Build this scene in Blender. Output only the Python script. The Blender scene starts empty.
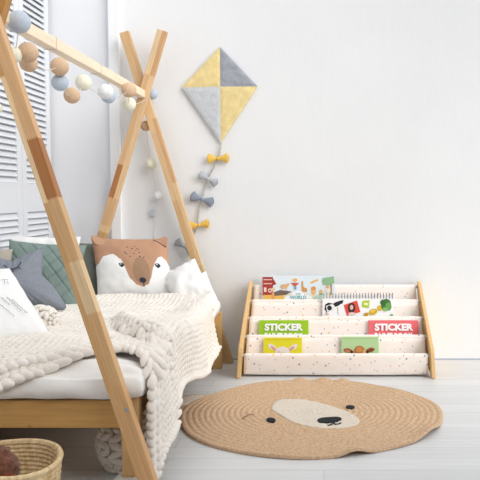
import bpy, bmesh, math, random
from mathutils import Vector, Matrix, noise, Euler

sc = bpy.context.scene
COL = sc.collection
PI = math.pi
# ------------------------------------------------------------------ camera
F = 753.0; CX = 324.0; CY = 240.0; CAMH = 1.06; PITCH = math.radians(3.35)
cam = bpy.data.cameras.new('camera'); camo = bpy.data.objects.new('camera', cam); COL.objects.link(camo)
cam.sensor_width = 36; cam.lens = F / 480 * 36; cam.shift_x = (240 - CX) / 480; cam.shift_y = 0
cam.clip_start = 0.05
camo.location = (0, 0, CAMH); camo.rotation_euler = (PI / 2 - PITCH, 0, 0)
sc.camera = camo


def ray(px, py):
    xc = (px - CX) / F; yc = -(py - CY) / F
    return Vector((xc, math.cos(PITCH) + yc * math.sin(PITCH), -math.sin(PITCH) + yc * math.cos(PITCH)))


def at(px, py, Y):
    d = ray(px, py); return Vector((0, 0, CAMH)) + d * (Y / d.y)


def gnd(px, py, z=0.0):
    d = ray(px, py); return Vector((0, 0, CAMH)) + d * ((z - CAMH) / d.z)


# ------------------------------------------------------------------ materials
def lin(c):
    c = c / 255.0
    return c / 12.92 if c <= 0.04045 else ((c + 0.055) / 1.055) ** 2.4


def S(r, g, b): return (lin(r), lin(g), lin(b), 1.0)


_mc = {}


def new_mat(name):
    m = bpy.data.materials.new(name); m.use_nodes = True
    nt = m.node_tree; b = nt.nodes['Principled BSDF']
    return m, nt, b


def mat(name, c, rough=0.7, var=0.0, vscale=20.0, bump=0.0, bscale=80.0, spec=0.3, stretch=(1, 1, 1), sheen=0.0):
    """Plain colour with noise variation and a fine bump."""
    if name in _mc: return _mc[name]
    m, nt, b = new_mat(name); N = nt.nodes; L = nt.links
    col = S(*c)
    b.inputs['Roughness'].default_value = rough
    b.inputs['Specular IOR Level'].default_value = spec
    b.inputs['Base Color'].default_value = col
    if sheen: b.inputs['Sheen Weight'].default_value = sheen
    tc = N.new('ShaderNodeTexCoord'); mp = N.new('ShaderNodeMapping'); mp.inputs['Scale'].default_value = stretch
    L.new(tc.outputs['Object'], mp.inputs['Vector'])
    if var:
        n = N.new('ShaderNodeTexNoise'); n.inputs['Scale'].default_value = vscale; n.inputs['Detail'].default_value = 4
        L.new(mp.outputs[0], n.inputs['Vector'])
        r = N.new('ShaderNodeValToRGB')
        r.color_ramp.elements[0].position = 0.3; r.color_ramp.elements[1].position = 0.7
        r.color_ramp.elements[0].color = tuple(col[i] * (1 - var) for i in range(3)) + (1,)
        r.color_ramp.elements[1].color = tuple(min(1, col[i] * (1 + var)) for i in range(3)) + (1,)
        L.new(n.outputs['Fac'], r.inputs[0]); L.new(r.outputs[0], b.inputs['Base Color'])
    if bump:
        n2 = N.new('ShaderNodeTexNoise'); n2.inputs['Scale'].default_value = bscale; n2.inputs['Detail'].default_value = 3
        L.new(mp.outputs[0], n2.inputs['Vector'])
        bp = N.new('ShaderNodeBump'); bp.inputs['Strength'].default_value = bump; bp.inputs['Distance'].default_value = 0.01
        L.new(n2.outputs['Fac'], bp.inputs['Height']); L.new(bp.outputs[0], b.inputs['Normal'])
    _mc[name] = m
    return m


def wood_lamella(name, length, split, segA, segB, grain=0.10):
    """Finger-jointed wood: two glued strips (local x < split and > split), each with its own blocks along local z (0..length)."""
    m, nt, b = new_mat(name); N = nt.nodes; L = nt.links
    b.inputs['Roughness'].default_value = 0.5; b.inputs['Specular IOR Level'].default_value = 0.25
    tc = N.new('ShaderNodeTexCoord'); sp = N.new('ShaderNodeSeparateXYZ'); L.new(tc.outputs['Object'], sp.inputs[0])
    # zig-zag of the finger joint
    zz = N.new('ShaderNodeMath'); zz.operation = 'PINGPONG'; zz.inputs[1].default_value = 0.004
    L.new(sp.outputs['X'], zz.inputs[0])
    zs = N.new('ShaderNodeMath'); zs.operation = 'MULTIPLY_ADD'; zs.inputs[1].default_value = 2.0
    L.new(zz.outputs[0], zs.inputs[0]); L.new(sp.outputs['Z'], zs.inputs[2])
    dv = N.new('ShaderNodeMath'); dv.operation = 'DIVIDE'; dv.inputs[1].default_value = length
    L.new(zs.outputs[0], dv.inputs[0])

    def ramp(seg):
        r = N.new('ShaderNodeValToRGB'); r.color_ramp.interpolation = 'CONSTANT'
        els = r.color_ramp.elements
        els[0].position = 0; els[0].color = S(*seg[0][1])
        if len(seg) == 1:
            els[1].position = 1; els[1].color = S(*seg[0][1])
        else:
            els[1].position = seg[1][0]; els[1].color = S(*seg[1][1])
            for p, c in seg[2:]:
                e = els.new(p); e.color = S(*c)
        L.new(dv.outputs[0], r.inputs[0]); return r
    A = ramp(segA); B = ramp(segB)
    gt = N.new('ShaderNodeMath'); gt.operation = 'GREATER_THAN'; gt.inputs[1].default_value = split
    L.new(sp.outputs['X'], gt.inputs[0])
    mx = N.new('ShaderNodeMixRGB'); L.new(gt.outputs[0], mx.inputs[0]); L.new(A.outputs[0], mx.inputs[1]); L.new(B.outputs[0], mx.inputs[2])
    mp = N.new('ShaderNodeMapping'); mp.inputs['Scale'].default_value = (1, 1, 0.04); L.new(tc.outputs['Object'], mp.inputs[0])
    n = N.new('ShaderNodeTexNoise'); n.inputs['Scale'].default_value = 130; n.inputs['Detail'].default_value = 5
    L.new(mp.outputs[0], n.inputs['Vector'])
    mr = N.new('ShaderNodeMapRange'); mr.inputs[1].default_value = 0.3; mr.inputs[2].default_value = 0.7
    mr.inputs[3].default_value = .93 - grain; mr.inputs[4].default_value = .93 + grain
    L.new(n.outputs['Fac'], mr.inputs[0])
    ml = N.new('ShaderNodeVectorMath'); ml.operation = 'SCALE'; L.new(mx.outputs[0], ml.inputs[0]); L.new(mr.outputs[0], ml.inputs['Scale'])
    L.new(ml.outputs[0], b.inputs['Base Color'])
    return m


def wood(name, c, axis=2, grain=0.1, knots=False, rough=0.5):
    if name in _mc: return _mc[name]
    m, nt, b = new_mat(name); N = nt.nodes; L = nt.links
    b.inputs['Roughness'].default_value = rough; b.inputs['Specular IOR Level'].default_value = 0.25
    tc = N.new('ShaderNodeTexCoord'); mp = N.new('ShaderNodeMapping')
    s = [1, 1, 1]; s[axis] = 0.05; mp.inputs['Scale'].default_value = s; L.new(tc.outputs['Object'], mp.inputs[0])
    n = N.new('ShaderNodeTexNoise'); n.inputs['Scale'].default_value = 90; n.inputs['Detail'].default_value = 5
    L.new(mp.outputs[0], n.inputs['Vector'])
    r = N.new('ShaderNodeValToRGB'); col = S(*c)
    r.color_ramp.elements[0].position = 0.3; r.color_ramp.elements[1].position = 0.7
    r.color_ramp.elements[0].color = tuple(col[i] * (1 - grain) for i in range(3)) + (1,)
    r.color_ramp.elements[1].color = tuple(min(1, col[i] * (1 + grain)) for i in range(3)) + (1,)
    L.new(n.outputs['Fac'], r.inputs[0]); out = r.outputs[0]
    if knots:
        v = N.new('ShaderNodeTexVoronoi'); v.inputs['Scale'].default_value = 5.0
        L.new(tc.outputs['Object'], v.inputs['Vector'])
        kr = N.new('ShaderNodeValToRGB'); kr.color_ramp.elements[0].position = 0.02; kr.color_ramp.elements[1].position = 0.07
        kr.color_ramp.elements[0].color = (0.25, 0.17, 0.1, 1); kr.color_ramp.elements[1].color = (1, 1, 1, 1)
        L.new(v.outputs['Distance'], kr.inputs[0])
        mm = N.new('ShaderNodeMixRGB'); mm.blend_type = 'MULTIPLY'; mm.inputs[0].default_value = 1
        L.new(out, mm.inputs[1]); L.new(kr.outputs[0], mm.inputs[2]); out = mm.outputs[0]
    L.new(out, b.inputs['Base Color'])
    _mc[name] = m
    return m


# ------------------------------------------------------------------ object helpers
GROUPS = {'cushion': 'cushions on the bed', 'pillow': 'white pillows on the bed', 'book': 'books in the slings'}


def tag(o, label=None, cat=None, group=None, kind=None):
    if label: o['label'] = label
    if cat: o['category'] = cat
    group = group or GROUPS.get(cat)
    if group: o['group'] = group
    if kind: o['kind'] = kind
    return o


def empty(name, loc=(0, 0, 0), rot=(0, 0, 0), mtx=None):
    o = bpy.data.objects.new(name, None); COL.objects.link(o); o.empty_display_size = 0.1
    if mtx is not None: o.matrix_basis = mtx
    else:
        o.location = loc; o.rotation_euler = rot
    return o


def wmat(o):
    m = o.matrix_basis.copy()
    while o.parent:
        o = o.parent; m = o.matrix_basis @ m
    return m


def link(name, me, mats, parent=None, smooth=False, mtx=None, local=False):
    """Link a mesh. Without local the mesh is in world coordinates and moved into its parent's space; mtx is a world matrix."""
    if not isinstance(mats, (list, tuple)): mats = [mats]
    for m in mats: me.materials.append(m)
    if smooth:
        me.polygons.foreach_set('use_smooth', [True] * len(me.polygons))
    o = bpy.data.objects.new(name, me); COL.objects.link(o)
    if parent:
        o.parent = parent
        if not local:
            o.matrix_basis = wmat(parent).inverted() @ (mtx if mtx is not None else Matrix.Identity(4))
            if mtx is None:
                me.transform(o.matrix_basis); o.matrix_basis = Matrix.Identity(4)
        elif mtx is not None: o.matrix_basis = mtx
    elif mtx is not None: o.matrix_basis = mtx
    return o


def obj(name, bm, mats, parent=None, smooth=False, mtx=None, local=False, recalc=True):
    me = bpy.data.meshes.new(name)
    if recalc: bmesh.ops.recalc_face_normals(bm, faces=bm.faces)
    bm.to_mesh(me); bm.free()
    return link(name, me, mats, parent, smooth, mtx, local)


def pyobj(name, V, Fc, mats, parent=None, smooth=True, mtx=None, local=False, idx=None):
    me = bpy.data.meshes.new(name); me.from_pydata([tuple(v) for v in V], [], Fc); me.update()
    o = link(name, me, mats, parent, smooth, mtx, local)
    if idx: me.polygons.foreach_set('material_index', idx)
    return o


def box(bm, x0, x1, y0, y1, z0, z1, bev=0.0, seg=2):
    g = bmesh.ops.create_cube(bm, size=1)
    vs = g['verts']
    for v in vs:
        v.co = Vector((x0 + (v.co.x + .5) * (x1 - x0), y0 + (v.co.y + .5) * (y1 - y0), z0 + (v.co.z + .5) * (z1 - z0)))
    if bev:
        es = list({e for v in vs for e in v.link_edges})
        bmesh.ops.bevel(bm, geom=es, offset=bev, segments=seg, affect='EDGES', profile=0.7)


def boxo(name, x0, x1, y0, y1, z0, z1, m, parent=None, bev=0.003, mtx=None, local=False):
    bm = bmesh.new(); box(bm, x0, x1, y0, y1, z0, z1, bev)
    return obj(name, bm, m, parent, mtx=mtx, local=local)


def tube(bm, pts, r, seg=8, caps=True, closed=False):
    pts = [Vector(p) for p in pts]; n = len(pts); rings = []
    rr = r if isinstance(r, (list, tuple)) else [r] * n
    prev = None
    for i, p in enumerate(pts):
        if closed: d = pts[(i + 1) % n] - pts[i - 1]
        else: d = pts[min(i + 1, n - 1)] - pts[max(i - 1, 0)]
        if d.length < 1e-9: d = Vector((0, 0, 1))
        d.normalize()
        if prev is None:
            a = Vector((0, 0, 1)) if abs(d.z) < .9 else Vector((1, 0, 0))
            u = d.cross(a).normalized()
        else:
            u = (prev - d * prev.dot(d)).normalized()
        prev = u; w = d.cross(u)
        rings.append([bm.verts.new(p + (u * math.cos(2 * PI * k / seg) + w * math.sin(2 * PI * k / seg)) * rr[i]) for k in range(seg)])
    m = n if closed else n - 1
    for i in range(m):
        a = rings[i]; b = rings[(i + 1) % n]
        for k in range(seg):
            bm.faces.new((a[k], a[(k + 1) % seg], b[(k + 1) % seg], b[k]))
    if caps and not closed:
        bm.faces.new(rings[0][::-1]); bm.faces.new(rings[-1])


def sphere(bm, c, r, su=20, sv=14, scale=(1, 1, 1)):
    g = bmesh.ops.create_uvsphere(bm, u_segments=su, v_segments=sv, radius=r)
    for v in g['verts']:
        v.co = Vector((v.co.x * scale[0], v.co.y * scale[1], v.co.z * scale[2])) + Vector(c)


def interp(tab, x):
    if x <= tab[0][0]: return tab[0][1]
    for (a, va), (b, vb) in zip(tab, tab[1:]):
        if x <= b:
            k = (x - a) / (b - a); k = k * k * (3 - 2 * k) * .5 + k * .5
            return va + (vb - va) * k
    return tab[-1][1]


def sstep(a, b, x):
    t = max(0, min(1, (x - a) / (b - a))); return t * t * (3 - 2 * t)


def nz(x, y, z, s): return noise.noise(Vector((x * s, y * s, z * s)))


# ------------------------------------------------------------------ the room
WALL_Y = 4.83; LEFT_X = -1.80
def wall_mat(name, c):
    m, nt, b = new_mat(name); N = nt.nodes; L = nt.links
    b.inputs['Roughness'].default_value = 0.85; b.inputs['Specular IOR Level'].default_value = 0.15
    tc = N.new('ShaderNodeTexCoord')
    n = N.new('ShaderNodeTexNoise'); n.inputs['Scale'].default_value = 2.2; n.inputs['Detail'].default_value = 5
    L.new(tc.outputs['Object'], n.inputs['Vector'])
    r = N.new('ShaderNodeValToRGB'); col = S(*c)
    r.color_ramp.elements[0].position = .35; r.color_ramp.elements[1].position = .65
    r.color_ramp.elements[0].color = tuple(x * .975 for x in col[:3]) + (1,); r.color_ramp.elements[1].color = col
    L.new(n.outputs['Fac'], r.inputs[0]); L.new(r.outputs[0], b.inputs['Base Color'])
    n2 = N.new('ShaderNodeTexNoise'); n2.inputs['Scale'].default_value = 14; n2.inputs['Detail'].default_value = 6; n2.inputs['Roughness'].default_value = .6
    mp = N.new('ShaderNodeMapping'); mp.inputs['Scale'].default_value = (1.5, 1, .6); L.new(tc.outputs['Object'], mp.inputs[0]); L.new(mp.outputs[0], n2.inputs['Vector'])
    bp = N.new('ShaderNodeBump'); bp.inputs['Strength'].default_value = .14; bp.inputs['Distance'].default_value = .01
    L.new(n2.outputs['Fac'], bp.inputs['Height']); L.new(bp.outputs[0], b.inputs['Normal'])
    return m


M_wall = wall_mat('white_plaster', (240, 241, 242))
M_wall2 = wall_mat('shade_grey_plaster', (236, 237, 240))  # shade on the corner section, put into a greyer plaster colour
M_white = mat('white_paint', (244, 245, 246), .5)
M_gap_shadow = mat('gap_shadow_grey', (170, 180, 195), .6)  # tint of the painted shadow line at the wall's foot


def floor_mat():
    m, nt, b = new_mat('whitewashed_boards'); N = nt.nodes; L = nt.links
    b.inputs['Roughness'].default_value = .42; b.inputs['Specular IOR Level'].default_value = .3
    tc = N.new('ShaderNodeTexCoord')
    br = N.new('ShaderNodeTexBrick'); br.offset = .37
    br.inputs['Scale'].default_value = 1; br.inputs['Brick Width'].default_value = 1.7; br.inputs['Row Height'].default_value = .13
    br.inputs['Mortar Size'].default_value = .002; br.inputs['Mortar Smooth'].default_value = .3
    br.inputs['Color1'].default_value = S(224, 224, 223); br.inputs['Color2'].default_value = S(215, 215, 214); br.inputs['Mortar'].default_value = S(196, 196, 196)
    L.new(tc.outputs['Object'], br.inputs['Vector'])
    mp = N.new('ShaderNodeMapping'); mp.inputs['Scale'].default_value = (.06, 1, 1); L.new(tc.outputs['Object'], mp.inputs[0])
    n = N.new('ShaderNodeTexNoise'); n.inputs['Scale'].default_value = 40; n.inputs['Detail'].default_value = 5; L.new(mp.outputs[0], n.inputs['Vector'])
    mr = N.new('ShaderNodeMapRange'); mr.inputs[1].default_value = .3; mr.inputs[2].default_value = .7; mr.inputs[3].default_value = .94; mr.inputs[4].default_value = 1.04
    L.new(n.outputs['Fac'], mr.inputs[0])
    ml = N.new('ShaderNodeVectorMath'); ml.operation = 'SCALE'; L.new(br.outputs['Color'], ml.inputs[0]); L.new(mr.outputs[0], ml.inputs['Scale'])
    L.new(ml.outputs[0], b.inputs['Base Color'])
    return m


tag(boxo('floor', LEFT_X - .1, 3.2, -.6, WALL_Y + .1, -.06, 0, floor_mat(), bev=0), kind='structure')
tag(boxo('wall_back', -1.29, 3.2, WALL_Y, WALL_Y + .1, 0, 2.7, M_wall, bev=0), kind='structure')
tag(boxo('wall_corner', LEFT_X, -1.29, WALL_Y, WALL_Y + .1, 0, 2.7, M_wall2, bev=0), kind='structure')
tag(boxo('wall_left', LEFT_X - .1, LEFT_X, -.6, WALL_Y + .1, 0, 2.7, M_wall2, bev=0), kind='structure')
M_wall3 = wall_mat('unseen_wall_taupe', (150, 142, 134))
tag(boxo('unseen_wall_front', LEFT_X - .1, 2.3, -.7, -.6, 0, 2.7, M_wall3, bev=0), kind='structure')  # unseen wall, added behind the camera to shape the daylight
tag(boxo('unseen_wall_right', 2.2, 2.3, -.6, 1.9, 0, 2.7, M_wall3, bev=0), kind='structure')  # unseen wall piece, added to hold daylight off the near bed end
xa = at(109.5, 120, 4.79).x; xb = at(119.5, 120, 4.79).x
tag(boxo('trim_1', xa, xb, 4.79, WALL_Y, 0, 2.7, M_white, bev=.004), kind='structure')
tag(boxo('gap_shadow_back', -.75, 3.2, WALL_Y - .006, WALL_Y, 0, .008, M_gap_shadow, bev=0), kind='structure')  # shadow gap between wall and floor, painted as a thin grey strip

# ------------------------------------------------------------------ louvred folding screen
SX = -1.73
scr = tag(empty('folding_screen', (SX - .015, 3.8, 0)), 'tall white louvred folding screen standing along the left wall behind the bed', 'screen')
M_screen = mat('screen_white', (226, 229, 234), .55)


def leaf(y0, y1):
    bm = bmesh.new(); x0 = SX - .03; st = .065; H = 2.55
    box(bm, x0, SX, y0 + .002, y0 + st, .03, H, .004); box(bm, x0, SX, y1 - st, y1 - .002, .03, H, .004)
    for z0, z1 in ((.03, .15), (.965, 1.135), (H - .1, H)):
        box(bm, x0 + .003, SX - .003, y0 + st, y1 - st, z0, z1, .003)
    for za, zb in ((.15, .965), (1.135, H - .1)):
        n = int((zb - za) / .035); p = (zb - za) / n
        for i in range(n):
            zc = za + (i + .5) * p
            g = bmesh.ops.create_cube(bm, size=1)
            R = Matrix.Translation((SX - .015, (y0 + y1) / 2, zc)) @ Matrix.Rotation(math.radians(58), 4, 'Y') @ Matrix.Diagonal((.047, y1 - y0 - 2 * st, .006, 1))
            bmesh.ops.transform(bm, matrix=R, verts=g['verts'])
    o = obj('screen_panel', bm, M_screen, scr)
    return o


for k in range(5):
    leaf(4.80 - .465 * (k + 1), 4.80 - .465 * k)
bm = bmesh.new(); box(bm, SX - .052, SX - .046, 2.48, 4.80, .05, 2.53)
obj('gap_shade_sheet', bm, mat('gap_shade_grey', (130, 132, 138), .9), scr)  # added dark sheet, stands in for the shade between the slats

# ------------------------------------------------------------------ bed frame
NEAR = 2.50; FAR = 4.66
bed = tag(empty('house_bed', (-1.12, 3.6, 0)), 'pine house-frame bed with crossed A-shaped legs and a ridge pole', 'bed')
LT = (232, 196, 148); MT = (212, 166, 114); OT = (206, 154, 102); DT = (180, 122, 76); PT = (218, 176, 126)


def leg(pa, pb, width, y0, depth, m):
    """a beam whose centre line runs from pa (foot) to pb (top) in the XZ plane, local z up the beam"""
    pa = Vector((pa[0], y0 + depth / 2, pa[1])); pb = Vector((pb[0], y0 + depth / 2, pb[1]))
    d = pb - pa; Ln = d.length; d.normalize()
    x = Vector((0, 1, 0)).cross(d)
    R = Matrix((x, Vector((0, 1, 0)), d)).transposed().to_4x4(); R.translation = pa
    bm = bmesh.new(); box(bm, -width / 2, width / 2, -depth / 2, depth / 2, 0, Ln, .004)
    return obj('leg', bm, m, bed, mtx=R)


def line_xz(p, q, Y, zs):
    a = at(p[0], p[1], Y); b = at(q[0], q[1], Y)
    return [(a.x + (b.x - a.x) * (z - a.z) / (b.z - a.z), z) for z in zs]


# near outer leg: centre of its front face
f0, f1 = line_xz((26.5, 130), (145.5, 480), NEAR, (0.0, 1.86))
NL = math.hypot(f1[0] - f0[0], f1[1] - f0[1])


def zf(py, Y=NEAR): return at(80, py, Y).z / 1.86


mw = wood_lamella('near_leg_wood', NL, -.010,
                  [(0, (220, 172, 120)), (zf(392), (218, 170, 116)), (zf(315), (220, 174, 120)), (zf(262), MT), (zf(202), (240, 208, 164)), (zf(75), OT)],
                  [(0, (220, 172, 122)), (zf(388), (222, 178, 128)), (zf(315), (234, 202, 158)), (zf(262), (219, 176, 128)), (zf(200), DT), (zf(140), (220, 175, 128))])
leg(f0, f1, .0545, NEAR, .045, mw)
# near inner leg, mirrored about the ridge
RX = -1.12
mi = wood_lamella('near_inner_leg_wood', NL, .0, [(0, MT), (.3, LT), (.6, OT), (.85, (190, 140, 78))], [(0, LT), (.35, MT), (.7, (190, 140, 80))])
leg((2 * RX - f0[0] + .025, 0), (2 * RX - f1[0] + .035, 1.86), .0545, NEAR + .047, .045, mi)
# far legs
g0, g1 = line_xz((162.0, 30), (102.0, 235), FAR, (0.0, at(162, 30, FAR).z))
GL = math.hypot(g1[0] - g0[0], g1[1] - g0[1]); zt = g1[1]
zq = lambda py: at(80, py, FAR).z / zt
mf = wood_lamella('far_front_leg_wood', GL, .004,
                  [(0, MT), (zq(232), LT), (zq(226), (219,176,130)), (zq(198), DT), (zq(165), (220,178,132)), (zq(75), (234,202,160))],
                  [(0, MT), (zq(232), LT), (zq(226), (222,180,134)), (zq(198), LT), (zq(165), (230,194,150)), (zq(75), (214,168,122))])
leg(g0, g1, .060, FAR, .045, mf)
h0, h1 = line_xz((123.0, 30), (228.5, 364.5), FAR + .047, (0.0, at(125, 30, FAR).z))
mb = wood_lamella('far_back_leg_wood', GL, .006,
                  [(0, (214,180,130)), (.25, PT), (.5, (226,188,144)), (.7, LT), (.78, (220,182,136))],
                  [(0, (218,184,134)), (.3, (230,196,152)), (.55, (216,172,126)), (.74, (232,200,156)), (.8, (216,176,130))])
leg(h0, h1, .060, FAR + .047, .045, mb)
# ridge pole
pr = at(145, 94, FAR - .005)
bm = bmesh.new(); box(bm, pr.x - .045, pr.x, NEAR + .05, FAR - .001, pr.z - .023, pr.z + .023, .005, 3)
obj('ridge_pole', bm, wood('ridge_wood', (246, 227, 200), 1, .07), bed)
# rails, posts
M_pine = wood('pine_rail', (206, 160, 98), 0, .10, knots=True)
M_pine_post = wood('pine_post', (216, 178, 124), 2, .10)
M_pine_far = wood('pine_post_far', (212, 174, 116), 2, .10)
ry0 = NEAR + .095
boxo('end_rail', at(122, 414, ry0).x - 1.05, at(121, 414, ry0).x, ry0, ry0 + .03, at(60, 428, ry0).z, at(60, 400.5, ry0).z, M_pine, bed)
px0, px1 = at(121.5, 440, ry0).x, at(138.5, 396, ry0).x
boxo('post', px0, px1, ry0 - .002, ry0 + .05, at(130, 477, ry0).z, at(140, 393, ry0).z, M_pine_post, bed, .004)
fx = at(218, 340, 4.59).x
boxo('post', fx - .03, fx + .025, 4.56, 4.61, 0, at(218, 313, 4.56).z, M_pine_far, bed, .004)
boxo('post', -1.64, -1.59, 4.56, 4.61, 0, .40, M_pine_far, bed, .004)
boxo('side_rail', px1 - .04, px1 - .012, ry0 + .05, 4.56, .27, .36, wood('pine_side', (205, 160, 100), 1, .1), bed)
boxo('side_rail', -1.64, -1.61, ry0 + .05, 4.56, .27, .36, _mc['pine_side'], bed)
boxo('end_rail', -1.59, fx - .03, 4.57, 4.60, .27, .36, M_pine, bed)
boxo('side_shade_board', -1.66, -1.642, ry0 + .05, 4.60, .004, .36, wood('underbed_shade', (52, 42, 36), 0, .1), bed)  # added board, its dark colour paints the shade under the bed
boxo('end_shade_board', -1.59, fx - .03, 4.602, 4.615, .004, .27, _mc['underbed_shade'], bed)  # added likewise: painted underbed shade across the far end
boxo('slat_base', -1.61, px1 - .04, ry0 + .03, 4.57, .265, .285, wood('slat_wood', (190, 150, 100), 0, .1), bed)
bp = at(126.5, 409.5, NEAR)
bm = bmesh.new(); tube(bm, [bp + Vector((0, -.004, 0)), bp + Vector((0, .002, 0))], .0062, 14)
tag(obj('bolt', bm, mat('bolt_steel', (150, 160, 168), .35), bed), 'grey metal bolt')

# block under the post
r0 = at(113, 480, ry0 - .03); r1 = at(131.5, 480, ry0 - .03)
ris = boxo('bed_riser', r0.x, r1.x, ry0 - .03, ry0 + .06, 0, at(130, 477, ry0).z - .001, mat('riser_white', (236, 236, 234), .5), bev=.006)
tag(ris, 'small white block standing under the near bed post', 'block')

# ------------------------------------------------------------------ soft things
def pillow_mesh(w, h, t, n=56, pinch=.07, power=.42, wr=.008, seed=0, colour=None, skew=0.0, dent=None):
    V = []; Fc = []; idx = []
    m = max(8, int(n * h / w))
    for side in (1, -1):
        for j in range(m + 1):
            v = -1 + 2 * j / m
            for i in range(n + 1):
                u = -1 + 2 * i / n
                x = u * w / 2 * (1 - pinch * (1 - v * v)); y = v * h / 2 * (1 - pinch * (1 - u * u))
                e = max(0, (1 - u * u) * (1 - v * v))
                z = side * t / 2 * e ** power
                ee = min(1, e * 4)
                z += wr * ee * (nz(x + seed, y, side, 9) + .6 * nz(x, y + seed, side, 19))
                # puckers running in from the seam
                pk = math.sin(u * 17 + seed) * (1 - min(1, (1 - abs(v)) * 3)) + math.sin(v * 15 + seed * 2) * (1 - min(1, (1 - abs(u)) * 3))
                z += side * pk * wr * .55 * (e ** .25 if e > 0 else 0)
                if dent: z += dent(u, v) * ee
                V.append((x + skew * v, y, z))
    N1 = (m + 1) * (n + 1)
    for s in range(2):
        for j in range(m):
            for i in range(n):
                a = s * N1 + j * (n + 1) + i
                q = (a, a + 1, a + n + 2, a + n + 1)
                Fc.append(q if s == 0 else q[::-1])
                idx.append(colour((-1 + 2 * (i + .5) / n), (-1 + 2 * (j + .5) / m)) if (colour and s == 0) else 0)
    return V, Fc, idx


def weld(o, d=.0004):
    bm = bmesh.new(); bm.from_mesh(o.data); bmesh.ops.remove_doubles(bm, verts=bm.verts, dist=d)
    bm.to_mesh(o.data); bm.free(); o.data.update()
    return o


def facing(c, yaw, lean, roll=0):
    """local x right, y up the cushion, z out of its front (towards the camera at yaw 0)"""
    R = Matrix.Rotation(math.radians(yaw), 4, 'Z') @ Matrix.Rotation(math.radians(90 - lean), 4, 'X') @ Matrix.Rotation(math.radians(roll), 4, 'Z')
    R.translation = c
    return R


def mattress_block(name, x0, x1, y0, y1, z0, z1, m, wr, seed, label, cat, power=.16, n=70, ny=130):
    w = x1 - x0; h = y1 - y0; t = z1 - z0
    V = []; Fc = []
    for side in (1, -1):
        for j in range(ny + 1):
            v = -1 + 2 * j / ny; v = math.sin(v * PI / 2) * .5 + v * .5
            for i in range(n + 1):
                u = -1 + 2 * i / n; u = math.sin(u * PI / 2) * .5 + u * .5
                e = max(0, (1 - u ** 8) * (1 - v ** 12))
                x = (x0 + x1) / 2 + u * w / 2; y = (y0 + y1) / 2 + v * h / 2
                zc = z0 + (.04 if wr else t / 2)
                z = (z1 - zc) * e ** (power * 1.6) if side > 0 else -(zc - z0) * e ** (power * .8)
                k = min(1, e * 3)
                if side > 0 and wr:
                    z += k * wr * (nz(x * 1.3 + seed, y * 2, 0, 4) + .8 * abs(nz(x * .9, y * 2.2 + seed, 1, 7)) - .3)
                x += wr * .7 * nz(x, y + seed, 1, 6) * (1 - k)
                if side > 0 and y < y0 + .14: z -= .022 * ((y0 + .14 - y) / .14) ** 2 * (1 if wr else 0) * k
                y += wr * 1.0 * nz(x * 1.5 + seed, y, 1, 6) * (1 - k)
                if wr and y < y0 + .10:      # soft folds running along the front edge
                    y += .016 * min(1, abs(z) / .015) * sstep(y0 + .10, y0 + .03, y) * (nz(x * .9, 0, z, 9) + .8 * nz(x * .6 + 4, z * 3, 1, 16))
                V.append((x, y, zc + z))
    N1 = (ny + 1) * (n + 1)
    for s in range(2):
        for j in range(ny):
            for i in range(n):
                a = s * N1 + j * (n + 1) + i; q = (a, a + 1, a + n + 2, a + n + 1)
                Fc.append(q if s == 0 else q[::-1])
    o = pyobj(name, V, Fc, m)
    return tag(weld(o), label, cat)


BX = -.635      # right edge of the bedding
M_sheet = mat('white_cotton', (242, 241, 239), .9, bump=.15, bscale=45, spec=.1)
mattress_block('mattress', -1.62, px1 - .06, ry0 + .07, 4.58, .285, .385, M_sheet, 0, 1,
               'white sheeted mattress lying inside the pine bed frame', 'mattress', n=30, ny=40)
mattress_block('duvet', -1.60, BX + .012, 2.568, 4.57, .348, .470, mat('duvet_cotton', (246, 243, 238), .9, bump=.7, bscale=11, spec=.1), .022, 5,
               'rumpled white duvet under the chunky knit blanket', 'duvet')

# ------------------------------------------------------------------ chunky knit blanket
ZT = .485
def bed_z(X, Y):
    z = ZT
    z += .012 * nz(X, Y, 0, 4.5) + .006 * nz(X, Y, 2, 10)
    # bunched up towards the cushions
    z += .002 * sstep(3.9, 4.3, Y) * sstep(-.62, -.85, X) * sstep(-1.4, -1.2, X)
    # the folded-over ridge near the front right corner
    ax, ay = -.95, 3.37; bx, by = -.655, 2.86
    ux, uy = bx - ax, by - ay; L = math.hypot(ux, uy); ux /= L; uy /= L
    tt = ((X - ax) * ux + (Y - ay) * uy) / L
    wob = .02 * math.sin(tt * 5)
    d = (X - ax) * (-uy) + (Y - ay) * ux + wob
    k = sstep(-.25, .1, tt) * (1 - sstep(.95, 1.2, tt))
    if d > 0: z += .062 * k * sstep(0, .05, d) * math.exp(-d / .28)
    else: z -= .02 * k * math.exp(d / .04)
    # spill over the near end
    if Y < 2.72: z -= .070 * ((2.72 - Y) / .15) ** 2
    return z


T_NEAR = [(-1.62, 2.54), (-1.15, 2.545), (-1.0, 2.60), (-.83, 2.75), (-.74, 2.80), (-.66, 2.72), (-.58, 2.63), (-.5, 2.60), (-.25, 2.60)]
T_FAR = [(-1.62, 4.28), (-1.1, 4.29), (-.85, 4.28), (-.76, 4.26), (-.68, 4.13), (-.60, 4.07), (-.45, 4.10), (-.25, 4.10)]
RAD = .055
def blanket_pos(s, t):
    """s: X while on top, then arc length round the edge and down the side"""
    edge = BX + .025 - RAD + .015 * math.sin(t * 6)
    if s <= edge: return Vector((s, t, bed_z(s, t)))
    zt = bed_z(edge, t); a = (s - edge) / RAD
    if a < PI / 2: return Vector((edge + RAD * math.sin(a), t, zt - RAD * (1 - math.cos(a))))
    d = s - edge - RAD * PI / 2
    wave = .022 * math.sin(t * 9 + 1) * min(1, d / .2)
    flare = .05 * d + .16 * d * max(0, d - .12) / .2 * sstep(3.6, 4.0, t)
    x = edge + RAD + flare + wave
    return Vector((x, t + .01 * math.sin(d * 12), zt - RAD - d))


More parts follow.
